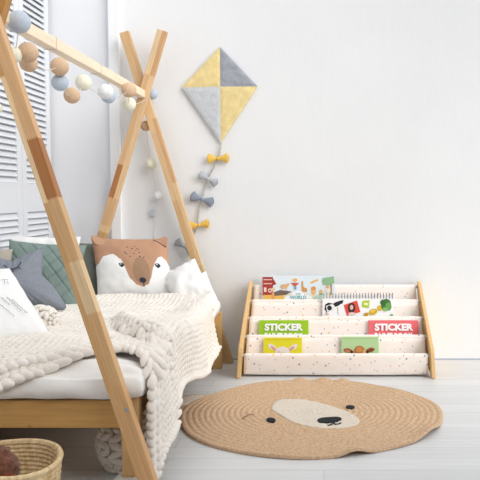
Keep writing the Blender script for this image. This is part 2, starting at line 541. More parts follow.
def hem(t):   # total s extent at depth t
    return interp([(2.6, -.25), (2.8, -.30), (3.0, -.345), (3.3, -.365), (3.7, -.35), (4.0, -.335), (4.25, -.36), (4.4, -.40)], t)


def lobe_template(nu=7, nv=8):
    P = []; Q = []
    for i in range(nu + 1):
        th = PI * i / nu
        for k in range(nv):
            ph = 2 * PI * k / nv
            P.append((-math.cos(th), math.sin(th) * math.cos(ph), math.sin(th) * math.sin(ph)))
    for i in range(nu):
        for k in range(nv):
            Q.append((i * nv + k, i * nv + (k + 1) % nv, (i + 1) * nv + (k + 1) % nv, (i + 1) * nv + k))
    return P, Q


LP, LQ = lobe_template()


def add_lobe(V, Fc, c, ex, ey, ez):
    b = len(V)
    for p in LP:
        bend = -.25 * (p[0] * p[0])
        V.append(c + ex * p[0] + ey * (p[1]) + ez * (p[2] + bend))
    Fc.extend(tuple(b + i for i in q) for q in LQ)


def knit(posf, na, nb, V, Fc, rnd, fat=1.0, sheet=True):
    """posf(a,b), a in 0..1 along the stitch columns, b in 0..1 across them"""
    def frame(a, b):
        e = .004
        p = posf(a, b); pa = posf(min(1, a + e), b) - posf(max(0, a - e), b); pb = posf(a, min(1, b + e)) - posf(a, max(0, b - e))
        la = pa.length / (min(1, a + e) - max(0, a - e)) / na; lb = pb.length / (min(1, b + e) - max(0, b - e)) / nb
        ta = pa.normalized(); n = ta.cross(pb).normalized(); tb = n.cross(ta).normalized()
        return p, ta, tb, n, min(la, .050), min(lb, .062)
    for j in range(nb):
        for i in range(na):
            for sgn in (-1, 1):
                p, ta, tb, n, la, lb = frame((i + .5) / na, (j + .5) / nb)
                c = p + tb * (sgn * lb * .25) + n * (.004 + .002 * rnd.random()) + ta * (la * .1 * (rnd.random() - .5))
                ang = sgn * math.radians(27 + 8 * (rnd.random() - .5))
                ex = ta * math.cos(ang) + tb * math.sin(ang); ey = n.cross(ex)
                w = lb * .31 * fat * (1 + .15 * (rnd.random() - .5))
                add_lobe(V, Fc, c, ex * la * .74, ey * w, n * w * .80)
    if sheet:
        b0 = len(V); ga, gb = na * 2, nb * 2
        for j in range(gb + 1):
            for i in range(ga + 1):
                p, ta, tb, n, la, lb = frame(i / ga, j / gb); V.append(p - n * .001)
        for j in range(gb):
            for i in range(ga):
                a = b0 + j * (ga + 1) + i; Fc.append((a, a + 1, a + ga + 2, a + ga + 1))


def main_pos(a, b):
    # a along columns: from the left, across the bed and down the right side; b from near to far
    t0 = 2.6 + b * 1.75
    s = -1.60 + a * (hem(t0) + 1.60)
    tn = interp(T_NEAR, s); tf = interp(T_FAR, s)
    return blanket_pos(s, tn + (tf - tn) * b)


rnd = random.Random(4)
bl = tag(empty('knit_blanket', (-1.0, 3.4, .47)), 'cream chunky knit wool blanket spread over the bed and hanging down its right side', 'blanket')
M_knit = mat('merino_wool', (242, 235, 226), .95, var=.05, vscale=9, bump=.2, bscale=160, spec=.05, sheen=.1)
V = []; Fc = []
knit(main_pos, 50, 48, V, Fc, rnd)
# thick edging along the hem and the far edge
def edging(curve, n, r_):
    for i in range(n):
        f = (i + .5) / n; p = curve(f); d = curve(min(1, f + .5 / n)) - curve(max(0, f - .5 / n)); ln = d.length; d.normalize()
        q = d.cross(Vector((0, 0, 1))) if abs(d.z) < .8 else d.cross(Vector((1, 0, 0)))
        q.normalize(); m_ = d.cross(q)
        if abs(d.z) < .8 and m_.z < 0: m_ = -m_
        for sg in (-1, 1):
            a = sg * (.50 + .12 * (rnd.random() - .5))
            ex = (d * math.cos(a) + q * math.sin(a)) * ln * .80; qy = (q * math.cos(a) - d * math.sin(a))
            add_lobe(V, Fc, p + q * (sg * r_ * .72), ex, qy * r_ * .80, m_ * r_ * .85)
edging(lambda f: main_pos(1, f), 52, .017)
edging(lambda f: main_pos(f, 1), 46, .016)
edging(lambda f: main_pos(f, 0) + Vector((.006 * sstep(.6, .8, f), 0, .004)), 44, .021)
edging(lambda f: main_pos(f, .030) + Vector((.012 * sstep(.6, .8, f), 0, .010 * (1 - sstep(.6, .8, f)))), 44, .020)
pyobj('blanket_body', V, Fc, M_knit, bl)
# end tucked under the bed
V = []; Fc = []
lc = gnd(116, 471) + Vector((.035, .02, .105))
def lump(a, b):
    th = a * 2 * PI; ph = (b - .5) * PI * .92
    r = Vector((.10, .085, .118))
    v = Vector((math.cos(ph) * math.cos(th) * r.x, math.cos(ph) * math.sin(th) * r.y, math.sin(ph) * r.z))
    return lc + v * (1 + .06 * nz(v.x + 3, v.y, v.z, 12))
knit(lump, 13, 6, V, Fc, rnd, .9)
pyobj('blanket_end', V, Fc, M_knit, bl)
# curled corner beside the cushions
V = []; Fc = []
cc = at(42, 321, 3.30)
def curl(a, b):
    th = a * 2 * PI; ph = (b - .5) * PI * .985
    v = Vector((math.sin(ph) * .078, math.cos(ph) * math.cos(th) * .055, math.cos(ph) * math.sin(th) * .058))
    v = Matrix.Rotation(math.radians(-25), 3, 'Z') @ v
    return cc + v
knit(curl, 9, 5, V, Fc, rnd, .9)
pyobj('blanket_curl', V, Fc, M_knit, bl)

# ------------------------------------------------------------------ cushions
# bear cushion
VB = [(-1.01, 0), (-.89, .1), (-.7, .35), (-.44, .42), (-.25, .25), (-.04, -.42), (.1, -.6), (.24, -.66), (.4, -.58), (.49, -.38), (.6, .0), (.66, .16), (.75, .33), (.83, .36), (.93, .25), (1.01, .05)]
rf = random.Random(9); FRECK = [(rf.uniform(-.12, .42), rf.uniform(.28, .72)) for _ in range(14)]


def bear_col(u, v):
    if math.hypot((u - .27) / .09, (v + .45) / .085) < 1: return 3
    if abs(u - .28) < .012 and -.66 < v < -.45: return 3
    for eu in (-.24, .72):
        if math.hypot((u - eu) / .062, (v - .05) / .075) < 1: return 4 if math.hypot((u - eu + .02) / .014, (v - .08) / .02) < 1 else 3
        if .07 < v < .15 and .075 < math.hypot((u - eu), (v - .03)) < .10 and u < eu: return 3
    for a, b in FRECK:
        if math.hypot(u - a, v - b) < .018: return 3
    if math.hypot((u - .27) / (.22 - .05 * v), (v + .13) / .46) < 1: return 2
    return 1 if v > interp(VB, u) else 0


bc = at(133, 268.6, 4.42)
MB_ = facing(bc, 4, 16, -1)
bear = tag(empty('bear_cushion', mtx=MB_), 'square cushion printed with a brown and white bear face', 'cushion')
mB = [mat('cushion_white', (244, 244, 243), .9, bump=.15, bscale=60, spec=.1), mat('cushion_brown', (194, 151, 123), .9, bump=.15, bscale=60, spec=.1),
      mat('cushion_taupe', (166, 134, 108), .9, spec=.1), mat('cushion_ink', (52, 54, 66), .8), mat('cushion_glint', (230, 230, 235), .8)]
V, Fc, idx = pillow_mesh(.45, .37, .15, n=150, pinch=.05, wr=.006, seed=2, colour=bear_col, skew=-.03)
idx2 = idx[:]
half = len(idx) // 2
for i in range(half, len(idx)): idx2[i] = 0
weld(pyobj('cover', V, Fc, mB, bear, local=True, idx=idx2))


def flap(name, pts, z, m, parent, th=.006):
    bm = bmesh.new()
    vs = [bm.verts.new((p[0], p[1], z)) for p in pts]
    f = bm.faces.new(vs); r = bmesh.ops.extrude_face_region(bm, geom=[f])
    for g in r['geom']:
        if isinstance(g, bmesh.types.BMVert): g.co.z += th
    bmesh.ops.bevel(bm, geom=[e for e in bm.edges], offset=th * .35, segments=2, affect='EDGES')
    return obj(name, bm, m, parent, local=True)


M_ear = mat('cushion_ear', (206, 164, 134), .9, spec=.1)
flap('ear', [(-.245, .190), (-.20, .180), (-.165, .158), (-.158, .145), (-.17, .132), (-.195, .128), (-.22, .138), (-.236, .16)], .036, M_ear, bear)
ear = flap('ear', [(.19, .192), (.195, .165), (.19, .128), (.165, .145), (.12, .166), (.14, .178)], .018, mB[1], bear)
bm = bmesh.new(); tube(bm, [(.115, .168, .030), (.15, .152, .032), (.192, .126, .028)], .0022, 6)
obj('seam', bm, mB[3], ear, local=True)

# plain white pillow behind, right
V, Fc, idx = pillow_mesh(.25, .23, .14, n=50, pinch=.06, wr=.016, seed=7)
wp = weld(pyobj('pillow', V, Fc, M_sheet, mtx=facing(at(186, 284, 4.38), -6, 30, -58)))
tag(wp, 'plain white pillow slumped beside the bear cushion at the far right corner', 'pillow')
V, Fc, idx = pillow_mesh(.20, .17, .10, n=40, pinch=.06, wr=.008, seed=11)
wp2 = weld(pyobj('pillow', V, Fc, M_sheet, mtx=facing(at(199, 291, 4.50), -8, 24, -62)))
tag(wp2, 'white pillow mostly hidden behind the plain white slumped pillow', 'pillow')

# dark green cushion
M_dk = mat('dark_green_cloth', (112, 116, 108), .95, bump=.3, bscale=120, spec=.05)
V, Fc, idx = pillow_mesh(.40, .36, .13, n=44, wr=.008, seed=3)
o = weld(pyobj('cushion', V, Fc, M_dk, mtx=facing(at(83, 271, 4.48), 14, 14, -4)))
tag(o, 'dark green-grey cushion half hidden behind the bear cushion', 'cushion')

# quilted green cushion
def quilt(u, v):
    a = (u * 1.0 + v * .85) * 2.6; b = (u * 1.0 - v * .85) * 2.6
    fa = abs(a - round(a)); fb = abs(b - round(b))
    return -.007 * (math.exp(-(fa / .07) ** 2) + math.exp(-(fb / .07) ** 2))


M_gr = mat('sage_quilt', (130, 147, 141), .95, var=.05, vscale=30, bump=.25, bscale=150, spec=.05)
V, Fc, idx = pillow_mesh(.40, .38, .15, n=90, wr=.006, seed=5, dent=quilt)
o = weld(pyobj('cushion', V, Fc, M_gr, mtx=facing(at(43, 276, 3.96), 10, 24, -5)))
tag(o, 'sage green quilted cushion with stitched diamonds', 'cushion')
# pale pillow standing behind it
V, Fc, idx = pillow_mesh(.42, .36, .12, n=44, wr=.010, seed=8)
o = weld(pyobj('pillow', V, Fc, M_sheet, mtx=facing(at(40, 267, 4.17), 6, 14, -2)))
tag(o, 'white pillow standing behind the sage green quilted cushion', 'pillow')
# beige cushion at the left edge
V, Fc, idx = pillow_mesh(.20, .28, .10, n=40, wr=.008, seed=12)
o = weld(pyobj('cushion', V, Fc, mat('beige_cloth', (176, 168, 156), .95, bump=.2, bscale=100, spec=.05), mtx=facing(at(-9, 274, 3.86), 30, 16, -6)))
tag(o, 'beige cushion at the left edge, behind the grey star cushion', 'cushion')


# grey star cushion
def star_mesh(R, r, t, nA=200, nR=16):
    V = []; Fc = []
    tips = [90, 90 - 72, 90 - 144, 90 - 216, 90 - 288]
    def rad(th):
        k = (math.degrees(th) - 90) % 72; k = abs(k - 72 if k > 36 else k) / 36      # 0 at a tip, 1 in a notch
        # straight edge between the tip and the notch, blunted
        a = math.radians(k * 36); A = Vector((R, 0)); B = Vector((r * math.cos(math.radians(36)), r * math.sin(math.radians(36))))
        d = Vector((math.cos(a), math.sin(a))); e = B - A
        den = d.x * (-e.y) + e.x * d.y
        q = (A.x * (-e.y) + e.x * A.y) / den
        return min(q, R * .93) * (1 - .02 * math.exp(-(k / .2) ** 2))
    for side in (1, -1):
        for i in range(nR + 1):
            f = i / nR
            for k in range(nA):
                th = 2 * PI * k / nA; q = rad(th) * f
                k_ = math.exp(-((th - math.radians(18)) / .45) ** 2) if th < PI else math.exp(-((th - 2 * PI - math.radians(18)) / .45) ** 2)
                x = q * (1 + .18 * k_) * math.cos(th - .28 * k_); y = q * (1 + .18 * k_) * math.sin(th - .28 * k_)
                body = (1 - f ** 2.2) ** .55
                z = side * t / 2 * body * (.55 + .45 * (1 - min(1, q / R)))
                z += .007 * (nz(x, y, side + 3, 14) + .5 * math.sin(th * 25) * f * f) * min(1, body * 2)
                V.append((x, y, z))
    N1 = (nR + 1) * nA
    for s in range(2):
        for i in range(nR):
            for k in range(nA):
                a = s * N1 + i * nA + k; b = s * N1 + i * nA + (k + 1) % nA
                q = (a, b, b + nA, a + nA); Fc.append(q if s else q[::-1])
    return V, Fc


sp = at(14, 286, 3.66)
star = tag(empty('star_cushion', mtx=facing(sp, 14, 32, -30)), 'grey star-shaped cushion with a stitched sleeping eye', 'cushion')
M_star = mat('grey_linen', (138, 143, 152), .95, var=.10, vscale=160, bump=.3, bscale=200, spec=.05)
V, Fc = star_mesh(.255, .135, .17)
so = weld(pyobj('cover', V, Fc, M_star, star, local=True))
for v in so.data.polygons: pass
so_n = so


def stroke_on(parent, pts, z, r, m, name):
    bm = bmesh.new(); tube(bm, [(p[0], p[1], z) for p in pts], r, 6)
    return obj(name, bm, m, parent, local=True)


M_thread = mat('dark_thread', (62, 64, 74), .8)
inv = (facing(sp, 14, 32, -30)).inverted()
def on_plane(mtx, px, py, z):
    """point of the cushion's local plane z seen at a pixel"""
    im = mtx.inverted(); o = im @ Vector((0, 0, CAMH)); d = im.to_3x3() @ ray(px, py)
    k = (z - o.z) / d.z; p = o + d * k
    return (p.x, p.y)
ms = facing(sp, 14, 32, -30)
stroke_on(star, [on_plane(ms, *p, .085) for p in ((4, 265), (8, 268.5), (13, 269), (18, 267), (21, 262))], .085, .0032, M_thread, 'stitched_eye')
stroke_on(star, [on_plane(ms, *p, .085) for p in ((12, 268.5), (13, 272))], .085, .002, M_thread, 'eyelash')
stroke_on(star, [on_plane(ms, *p, .085) for p in ((18, 266.5), (21, 269))], .085, .002, M_thread, 'eyelash')

# white cushion with script
mwh = facing(Vector((-1.345, 3.04, .615)), 57, 46, 0)
wc = tag(empty('printed_cushion', mtx=mwh), 'white cushion with grey piping and faint lines of script at the left edge', 'cushion')
V, Fc, idx = pillow_mesh(.34, .38, .11, n=50, pinch=.05, wr=.006, seed=15)
weld(pyobj('cover', V, Fc, mB[0], wc, local=True))
bm = bmesh.new(); ring = []
for k in range(4):
    for i in range(20):
        f = -1 + 2 * i / 20
        u, v = ((f, -1), (1, f), (-f, 1), (-1, -f))[k]
        ring.append((u * .17 * (1 - .05 * (1 - v * v)), v * .19 * (1 - .05 * (1 - u * u)), 0))
tube(bm, ring, .0035, 6, closed=True)
obj('piping', bm, mat('grey_piping', (150, 152, 160), .9), wc, local=True)
rs = random.Random(2)
def script_line(a, b, amp, n):
    pts = []
    for i in range(n):
        f = i / (n - 1); x = a[0] + (b[0] - a[0]) * f; y = a[1] + (b[1] - a[1]) * f + amp * math.sin(i * 2.1) * rs.uniform(.4, 1)
        pts.append(on_plane(mwh, x, y, .058))
    return pts
for a, b, amp, n in (((2, 279.5), (8, 279.5), .3, 6), ((4.5, 280), (4.8, 284), .1, 4), ((7.2, 281), (8.4, 284), .3, 4), ((1, 297), (10, 305), .8, 12), ((7, 297), (22, 311), .9, 18),
                     ((12, 299), (27, 313), .9, 18), ((0, 304), (14, 316), .9, 14), ((24, 312), (28, 312), .3, 5)):
    stroke_on(wc, script_line(a, b, amp, n), .058, .0011, mat('script_ink', (160, 163, 174), .8), 'printed_script')

# ------------------------------------------------------------------ basket
bk0 = at(1, 458.5, 2.36); BR = .178
bk = tag(empty('seagrass_basket', (bk0.x, bk0.y, 0)), 'woven seagrass basket on the floor in front of the bed end', 'basket')
m, nt, b = new_mat('seagrass'); N = nt.nodes; L = nt.links
b.inputs['Roughness'].default_value = .85; b.inputs['Specular IOR Level'].default_value = .1
tc = N.new('ShaderNodeTexCoord'); n = N.new('ShaderNodeTexNoise'); n.inputs['Scale'].default_value = 60; n.inputs['Detail'].default_value = 4
mp = N.new('ShaderNodeMapping'); mp.inputs['Scale'].default_value = (1, 1, .3); L.new(tc.outputs['Object'], mp.inputs[0]); L.new(mp.outputs[0], n.inputs['Vector'])
r = N.new('ShaderNodeValToRGB'); r.color_ramp.elements[0].position = .3; r.color_ramp.elements[1].position = .7
r.color_ramp.elements[0].color = S(204, 172, 124); r.color_ramp.elements[1].color = S(244, 220, 178)
L.new(n.outputs['Fac'], r.inputs[0]); L.new(r.outputs[0], b.inputs['Base Color'])
M_sea = m


def basket_wall():
    V = []; Fc = []; nA = 120; rows = []
    H = bk0.z; coils = 15
    prof = []
    for i in range(coils * 5 + 1):
        f = i / (coils * 5); z = .004 + f * (H - .004); rr = BR * (.78 + .22 * math.sin(f * PI / 2)); prof.append((rr + .0035 * abs(math.sin(f * coils * PI)), z))
    inner = [(p[0] - .012, p[1]) for p in prof][::-1]
    full = [(.001, .004)] + prof + [(BR - .004, H + .006)] + inner + [(.001, .014)]
    for (rr, z) in full:
        for k in range(nA):
            th = 2 * PI * k / nA
            f = z / H
            tilt = (-.012 * math.cos(th - .3) + .010 * math.sin(2 * th)) * f
            q = rr * (1 + .03 * math.cos(2 * th + .5) * f)
            wv = .0015 * math.sin(k * PI / 2 + z * 300)
            V.append((bk0.x + (q + wv) * math.cos(th), bk0.y + (q + wv) * math.sin(th), z + tilt))
    for i in range(len(full) - 1):
        for k in range(nA):
            a = i * nA + k; c = i * nA + (k + 1) % nA; Fc.append((a, c, c + nA, a + nA))
    return V, Fc


V, Fc = basket_wall(); pyobj('basket_wall', V, Fc, M_sea, bk)
bm = bmesh.new()
tube(bm, [(bk0.x + BR * (1 + .03 * math.cos(2 * t + .5)) * math.cos(t), bk0.y + BR * (1 + .03 * math.cos(2 * t + .5)) * math.sin(t), bk0.z + .003 - .012 * math.cos(t - .3) + .010 * math.sin(2 * t)) for t in [2 * PI * k / 80 for k in range(80)]], .009, 8, closed=True)
obj('rim', bm, M_sea, bk, smooth=True)
# fuzzy brown toy inside
tv = at(-3, 460, 2.36); V = []; Fc = []; rt = random.Random(6)
bm = bmesh.new()
sphere(bm, (tv.x - .01, tv.y, tv.z - .035), .075, 40, 28)
for v in bm.verts:
    d = (v.co - Vector((tv.x - .01, tv.y, tv.z - .035))); v.co += d * (.16 * (noise.noise(v.co * 70) + .6 * noise.noise(v.co * 160)))
toy = tag(empty('plush_toy', (tv.x, tv.y, tv.z - .1)), 'fuzzy brown plush toy lying in the seagrass basket', 'toy')
M_fur = mat('brown_fur', (128, 84, 66), .98, var=.3, vscale=60, bump=.6, bscale=150, spec=.05, sheen=.3)
obj('body', bm, M_fur, toy, smooth=True)
bm = bmesh.new(); c2 = Vector((tv.x + .02, tv.y - .03, tv.z - .065)); sphere(bm, c2, .05, 30, 20)
for v in bm.verts:
    d = v.co - c2; v.co += d * (.2 * noise.noise(v.co * 80))
obj('arm', bm, mat('rust_fur', (134, 76, 52), .98, var=.3, vscale=60, bump=.6, bscale=150, spec=.05), toy, smooth=True)

# ------------------------------------------------------------------ string of cotton-ball lights
gl = tag(empty('string_lights', (pr.x, 3.6, pr.z)), 'string of grey, tan and cream cotton-ball lights wound round the ridge pole', 'string lights')
def cotton(name, c):
    return mat(name, c, .95, var=.05, vscale=120, bump=.25, bscale=140, spec=.05)
CT = cotton('cotton_tan', (217, 186, 155)); CG = cotton('cotton_grey', (192, 203, 216)); CC = cotton('cotton_cream', (240, 238, 218)); CW = cotton('cotton_white', (240, 241, 242))
balls = [(19, 22, 2.70, 11.2, CG), (14, 55, 2.74, 8, CC), (28, 52.5, 2.77, 10, CT), (28.5, 63, 2.86, 8.8, CT), (59.5, 66.5, 3.12, 9, CT), (60, 82.5, 3.16, 8.4, CG), (72, 95.5, 3.28, 8, CT),
         (83.5, 82.5, 3.42, 8, CC), (105.5, 91.5, 3.72, 7.6, CW), (108.5, 96, 3.82, 7.2, CG), (128.8, 90, 4.14, 7.4, CT), (128.8, 104, 4.25, 7, CC),
         (152.5, 94, 4.76, 5.4, CG), (146, 126, 4.76, 5.2, CT), (151, 164, 4.78, 5.4, CC), (158, 196, 4.79, 4.4, CW), (-2.5, 108, 2.9, 5, CC)]
lab = {id(CT): 'tan cotton ball', id(CG): 'blue-grey cotton ball', id(CC): 'cream cotton ball', id(CW): 'white cotton ball'}
pts = []
for (x, y, Y, rp, mm) in balls:
    c = at(x, y, Y); r_ = rp / F * Y; bm = bmesh.new(); sphere(bm, c, r_, 28, 20)
    for v in bm.verts: v.co += (v.co - c) * .03 * noise.noise(v.co * 45)
    tag(obj('cotton_ball', bm, mm, gl, smooth=True), lab[id(mm)])
    pts.append((c, r_))
M_wire = mat('pale_wire', (214, 208, 198), .6)
bm = bmesh.new(); path = []
order = [0, 1, 2, 3, 4, 5, 6, 7, 8, 9, 10, 11, 12, 13, 14, 15]
for a, b2 in zip(order, order[1:]):
    A, B = pts[a][0], pts[b2][0]
    for k in range(8):
        f = k / 8; p = A.lerp(B, f); p.z -= .02 * math.sin(f * PI); path.append(p)
path.append(pts[15][0]); path += [at(156, 205, 4.80), at(153, 211, 4.81)]
tube(bm, path, .0016, 6)
# turns round the pole
for px in (27, 59, 103):
    Y = abs(pr.x) * F / (CX - px); a0, a1, b0, b1 = pr.x - .047, pr.x + .002, pr.z - .026, pr.z + .026
    tube(bm, [(a0, Y, b0), (a1, Y + .005, b0), (a1, Y + .015, b1), (a0, Y + .012, b1), (a0, Y, b0)], .0018, 6)
obj('cord', bm, M_wire, gl, smooth=True)
bm = bmesh.new(); q = at(152.6, 213, 4.815); box(bm, q.x - .014, q.x + .014, q.y - .012, q.y + .008, q.z - .022, q.z + .022, .004)
tag(obj('battery_box', bm, mat('box_grey', (196, 203, 212), .5), gl), 'small pale battery box')
bm = bmesh.new(); tube(bm, [at(153, 217, 4.82), at(155, 224, 4.823), at(153, 235, 4.823), at(156, 244, 4.823)], .0014, 6)
obj('cord', bm, M_wire, gl)

# ------------------------------------------------------------------ kite
KY = WALL_Y - .014
T, R_, B_, L_, O_ = (at(220, 47, KY), at(257.5, 86.5, KY), at(220.8, 142.5, KY), at(182, 87.5, KY), at(220.3, 86.8, KY))
ki = tag(empty('kite', O_), 'yellow and grey fabric kite hanging on the white wall', 'kite')
K_y = mat('kite_yellow', (238, 216, 156), .9, var=.07, vscale=30, bump=.2, bscale=90, spec=.1)
K_d = mat('kite_dark_grey', (166, 169, 178), .9, var=.10, vscale=40, bump=.2, bscale=90, spec=.1)
K_l = mat('kite_light_grey', (204, 207, 211), .9, var=.06, vscale=40, bump=.2, bscale=90, spec=.1)


def sail(a, b, c, m, lab):
    n = 14; V = []; Fc = []; key = {}
    for side in (0, 1):
        for i in range(n + 1):
            for j in range(n + 1 - i):
                p = a + (b - a) * (i / n) + (c - a) * (j / n)
                edge = min(i, j, n - i - j) / n
                p.y += (-.006 - .004 * min(1, edge * 12) + .003 * nz(p.x, p.z, 0, 25)) if side == 0 else .006
                key[(side, i, j)] = len(V); V.append(p)
        for i in range(n):
            for j in range(n - i):
                q = (key[(side, i, j)], key[(side, i + 1, j)], key[(side, i, j + 1)]); Fc.append(q if side == 0 else q[::-1])
                if i + j < n - 1:
                    q = (key[(side, i + 1, j)], key[(side, i + 1, j + 1)], key[(side, i, j + 1)]); Fc.append(q if side == 0 else q[::-1])
    for i in range(n):
        for e in (lambda k: (k, 0), lambda k: (0, k), lambda k: (k, n - k)):
            Fc.append((key[(0,) + e(i)], key[(0,) + e(i + 1)], key[(1,) + e(i + 1)], key[(1,) + e(i)]))
    o = pyobj('sail_panel', V, Fc, m, ki, smooth=False)
    bm = bmesh.new(); bm.from_mesh(o.data); bmesh.ops.recalc_face_normals(bm, faces=bm.faces); bm.to_mesh(o.data); bm.free()
    tag(o, lab)


sail(O_, T, L_, K_y, 'yellow sail panel'); sail(O_, R_, T, K_d, 'dark grey sail panel')
sail(O_, L_, B_, K_l, 'light grey sail panel'); sail(O_, B_, R_, K_y, 'yellow sail panel')
tail_px = [(221, 141), (220, 150), (218, 158), (214, 167), (209, 176), (207, 180), (204, 190), (202, 199), (199.5, 208), (198, 216), (197, 224), (196.5, 228), (192, 238), (185, 246)]
tp = [at(x, y, KY) for x, y in tail_px]
def smooth_path(P, n):
    out = []
    for i in range(len(P) - 1):
        p0 = P[max(i - 1, 0)]; p1 = P[i]; p2 = P[i + 1]; p3 = P[min(i + 2, len(P) - 1)]
        for k in range(n):
            t = k / n
            out.append(.5 * ((2 * p1) + (p2 - p0) * t + (2 * p0 - 5 * p1 + 4 * p2 - p3) * t * t + (3 * p1 - p0 - 3 * p2 + p3) * t ** 3))
    out.append(P[-1]); return out
spth = smooth_path(tp, 8)
bm = bmesh.new()
for ph in (0, PI):
    tube(bm, [p + Vector((math.cos(i * .9 + ph) * .0035, math.sin(i * .9 + ph) * .0035, 0)) for i, p in enumerate(spth)], .0027, 6)
obj('tail_cord', bm, mat('tail_rope', (196, 190, 178), .9, var=.2, vscale=80), ki, smooth=True)
B_y = mat('bow_yellow', (238, 196, 96), .9, bump=.2, bscale=80, spec=.1); B_g = mat('bow_pale_grey', (182, 186, 192), .9, var=.08, vscale=60, spec=.1); B_b = mat('bow_blue_grey', (142, 150, 166), .9, spec=.1)
for (x, y, tilt, mm, lb, sz) in ((218, 158.5, 2, B_y, 'yellow bow', 1.0), (208, 179, -28, B_g, 'pale grey patterned bow', .95), (202, 199.5, -18, B_b, 'blue-grey bow', 1.1), (199, 225, 8, B_y, 'yellow bow', .95), (184.5, 247, -35, B_g, 'grey bow', 1.0)):
    c = at(x, y, KY - .012)
    R = Matrix.Translation(c) @ Matrix.Rotation(math.radians(-tilt), 4, 'Y') @ Matrix.Scale(sz, 4)
    V = []; Fc = []
    for sgn in (-1, 1):
        n, k_ = 8, 12; b0 = len(V)
        for i in range(n + 1):
            f = i / n; x_ = sgn * (.003 + f * .060); hh = .006 + .026 * f; tt = .006 + .008 * f ** .5
            for q in range(k_):
                th = 2 * PI * q / k_
                V.append((x_ + sgn * .006 * math.cos(2 * th) * f, math.cos(th) * tt, math.sin(th) * hh + .0025 * math.sin(q * 3) * f))
        for i in range(n):
            for q in range(k_):
                a = b0 + i * k_ + q; d = b0 + i * k_ + (q + 1) % k_; Fc.append((a, d, d + k_, a + k_))
        Fc.append(tuple(b0 + q for q in range(k_))); Fc.append(tuple(b0 + n * k_ + q for q in range(k_)))
    o = pyobj('bow', [R @ Vector(v) for v in V], Fc, mm, ki); tag(o, lb)
    bm = bmesh.new(); sphere(bm, R @ Vector((0, -.004, 0)), .0095 * sz, 12, 8, (1, .9, 1.2))
    for v in bm.verts: v.co.z = (R @ Vector((0, 0, 0))).z + (v.co.z - (R @ Vector((0, 0, 0))).z * 1.2)
    bm.free()
    bm = bmesh.new(); g = bmesh.ops.create_uvsphere(bm, u_segments=12, v_segments=8, radius=.0095)
    bmesh.ops.transform(bm, matrix=R @ Matrix.Translation((0, -.004, 0)) @ Matrix.Diagonal((.9, 1, 1.2, 1)), verts=g['verts'])
    obj('knot', bm, mm, o, smooth=True)

# ------------------------------------------------------------------ sling bookshelf
SHX = .07
sh = tag(empty('sling_bookshelf', (SHX, 4.56, 0)), 'low wooden children\'s bookshelf with spotted cream fabric slings', 'bookshelf')
Y1 = 4.335
RODS = []
for i, (py, Y) in enumerate(((354.3, 4.345), (335.6, 4.45), (317.3, 4.56), (300.3, 4.665), (285.5, 4.772))):
    RODS.append((Y, at(336, py, Y).z))
M_ply = wood('birch_ply', (232, 192, 134), 2, .06)
HB, HT = .578, .545
def half(z): return HB + (HT - HB) * z / .53
PZ = at(250, 281, 4.79).z
outline = [(4.312, 0.002), (4.312, .155), (4.320, .178), (4.755, PZ - .004), (4.765, PZ), (4.792, PZ), (4.80, PZ - .01), (4.80, .002), (4.77, .002), (4.74, .022), (4.40, .022), (4.36, .002)]
for sgn in (-1, 1):
    bm = bmesh.new(); rings = []
    for th in (0, .022):
        rings.append([bm.verts.new((SHX + sgn * (half(z) - th + (.022 if th else 0) * 0), y, z)) for y, z in outline])
    a, b2 = rings; n = len(outline)
    bm.faces.new(a); bm.faces.new(b2[::-1])
    for i in range(n): bm.faces.new((a[i], b2[i], b2[(i + 1) % n], a[(i + 1) % n]))
    bmesh.ops.recalc_face_normals(bm, faces=bm.faces)
    bmesh.ops.bevel(bm, geom=[e for e in bm.edges if e.calc_face_angle(0) > 1.2], offset=.003, segments=2, affect='EDGES')
    obj('side_panel', bm, M_ply, sh)
M_rod = mat('rod_grey', (190, 194, 200), .5)
for (Y, z) in RODS:
    bm = bmesh.new(); w = half(z) - .022
    tube(bm, [(SHX - w, Y, z - .008), (SHX + w, Y, z - .008)], .010, 12)
    obj('rod', bm, M_rod, sh, smooth=False)


def dots_mat():
    m, nt, b = new_mat('spotted_canvas'); N = nt.nodes; L = nt.links
    b.inputs['Roughness'].default_value = .9; b.inputs['Specular IOR Level'].default_value = .1
    tc = N.new('ShaderNodeTexCoord'); out = None
    base = N.new('ShaderNodeRGB'); base.outputs[0].default_value = S(255, 245, 237); out = base.outputs[0]
    for k, (sc_, rad) in enumerate(((12.0, .066), (16.0, .055))):
        mp = N.new('ShaderNodeMapping'); mp.inputs['Location'].default_value = (k * 3.3, k * 1.7, k * .9); L.new(tc.outputs['UV'], mp.inputs[0])
        v = N.new('ShaderNodeTexVoronoi'); v.voronoi_dimensions = '2D'; v.inputs['Scale'].default_value = sc_; v.inputs['Randomness'].default_value = .85
        L.new(mp.outputs[0], v.inputs['Vector'])
        lt = N.new('ShaderNodeMath'); lt.operation = 'LESS_THAN'; lt.inputs[1].default_value = rad; L.new(v.outputs['Distance'], lt.inputs[0])
        sp_ = N.new('ShaderNodeSeparateXYZ'); L.new(v.outputs['Color'], sp_.inputs[0])
        r = N.new('ShaderNodeValToRGB'); r.color_ramp.interpolation = 'CONSTANT'; e = r.color_ramp.elements
        e[0].color = S(164, 162, 170); e[1].position = .32; e[1].color = S(244, 206, 140); x = e.new(.62); x.color = S(246, 208, 208); x = e.new(.86); x.color = S(164, 162, 170)
        L.new(sp_.outputs[0], r.inputs[0])
        mx = N.new('ShaderNodeMixRGB'); L.new(lt.outputs[0], mx.inputs[0]); L.new(out, mx.inputs[1]); L.new(r.outputs[0], mx.inputs[2]); out = mx.outputs[0]
    L.new(out, b.inputs['Base Color'])
    return m


M_sling = dots_mat()
VAL = [(Y + .034, z - .122) for (Y, z) in RODS]
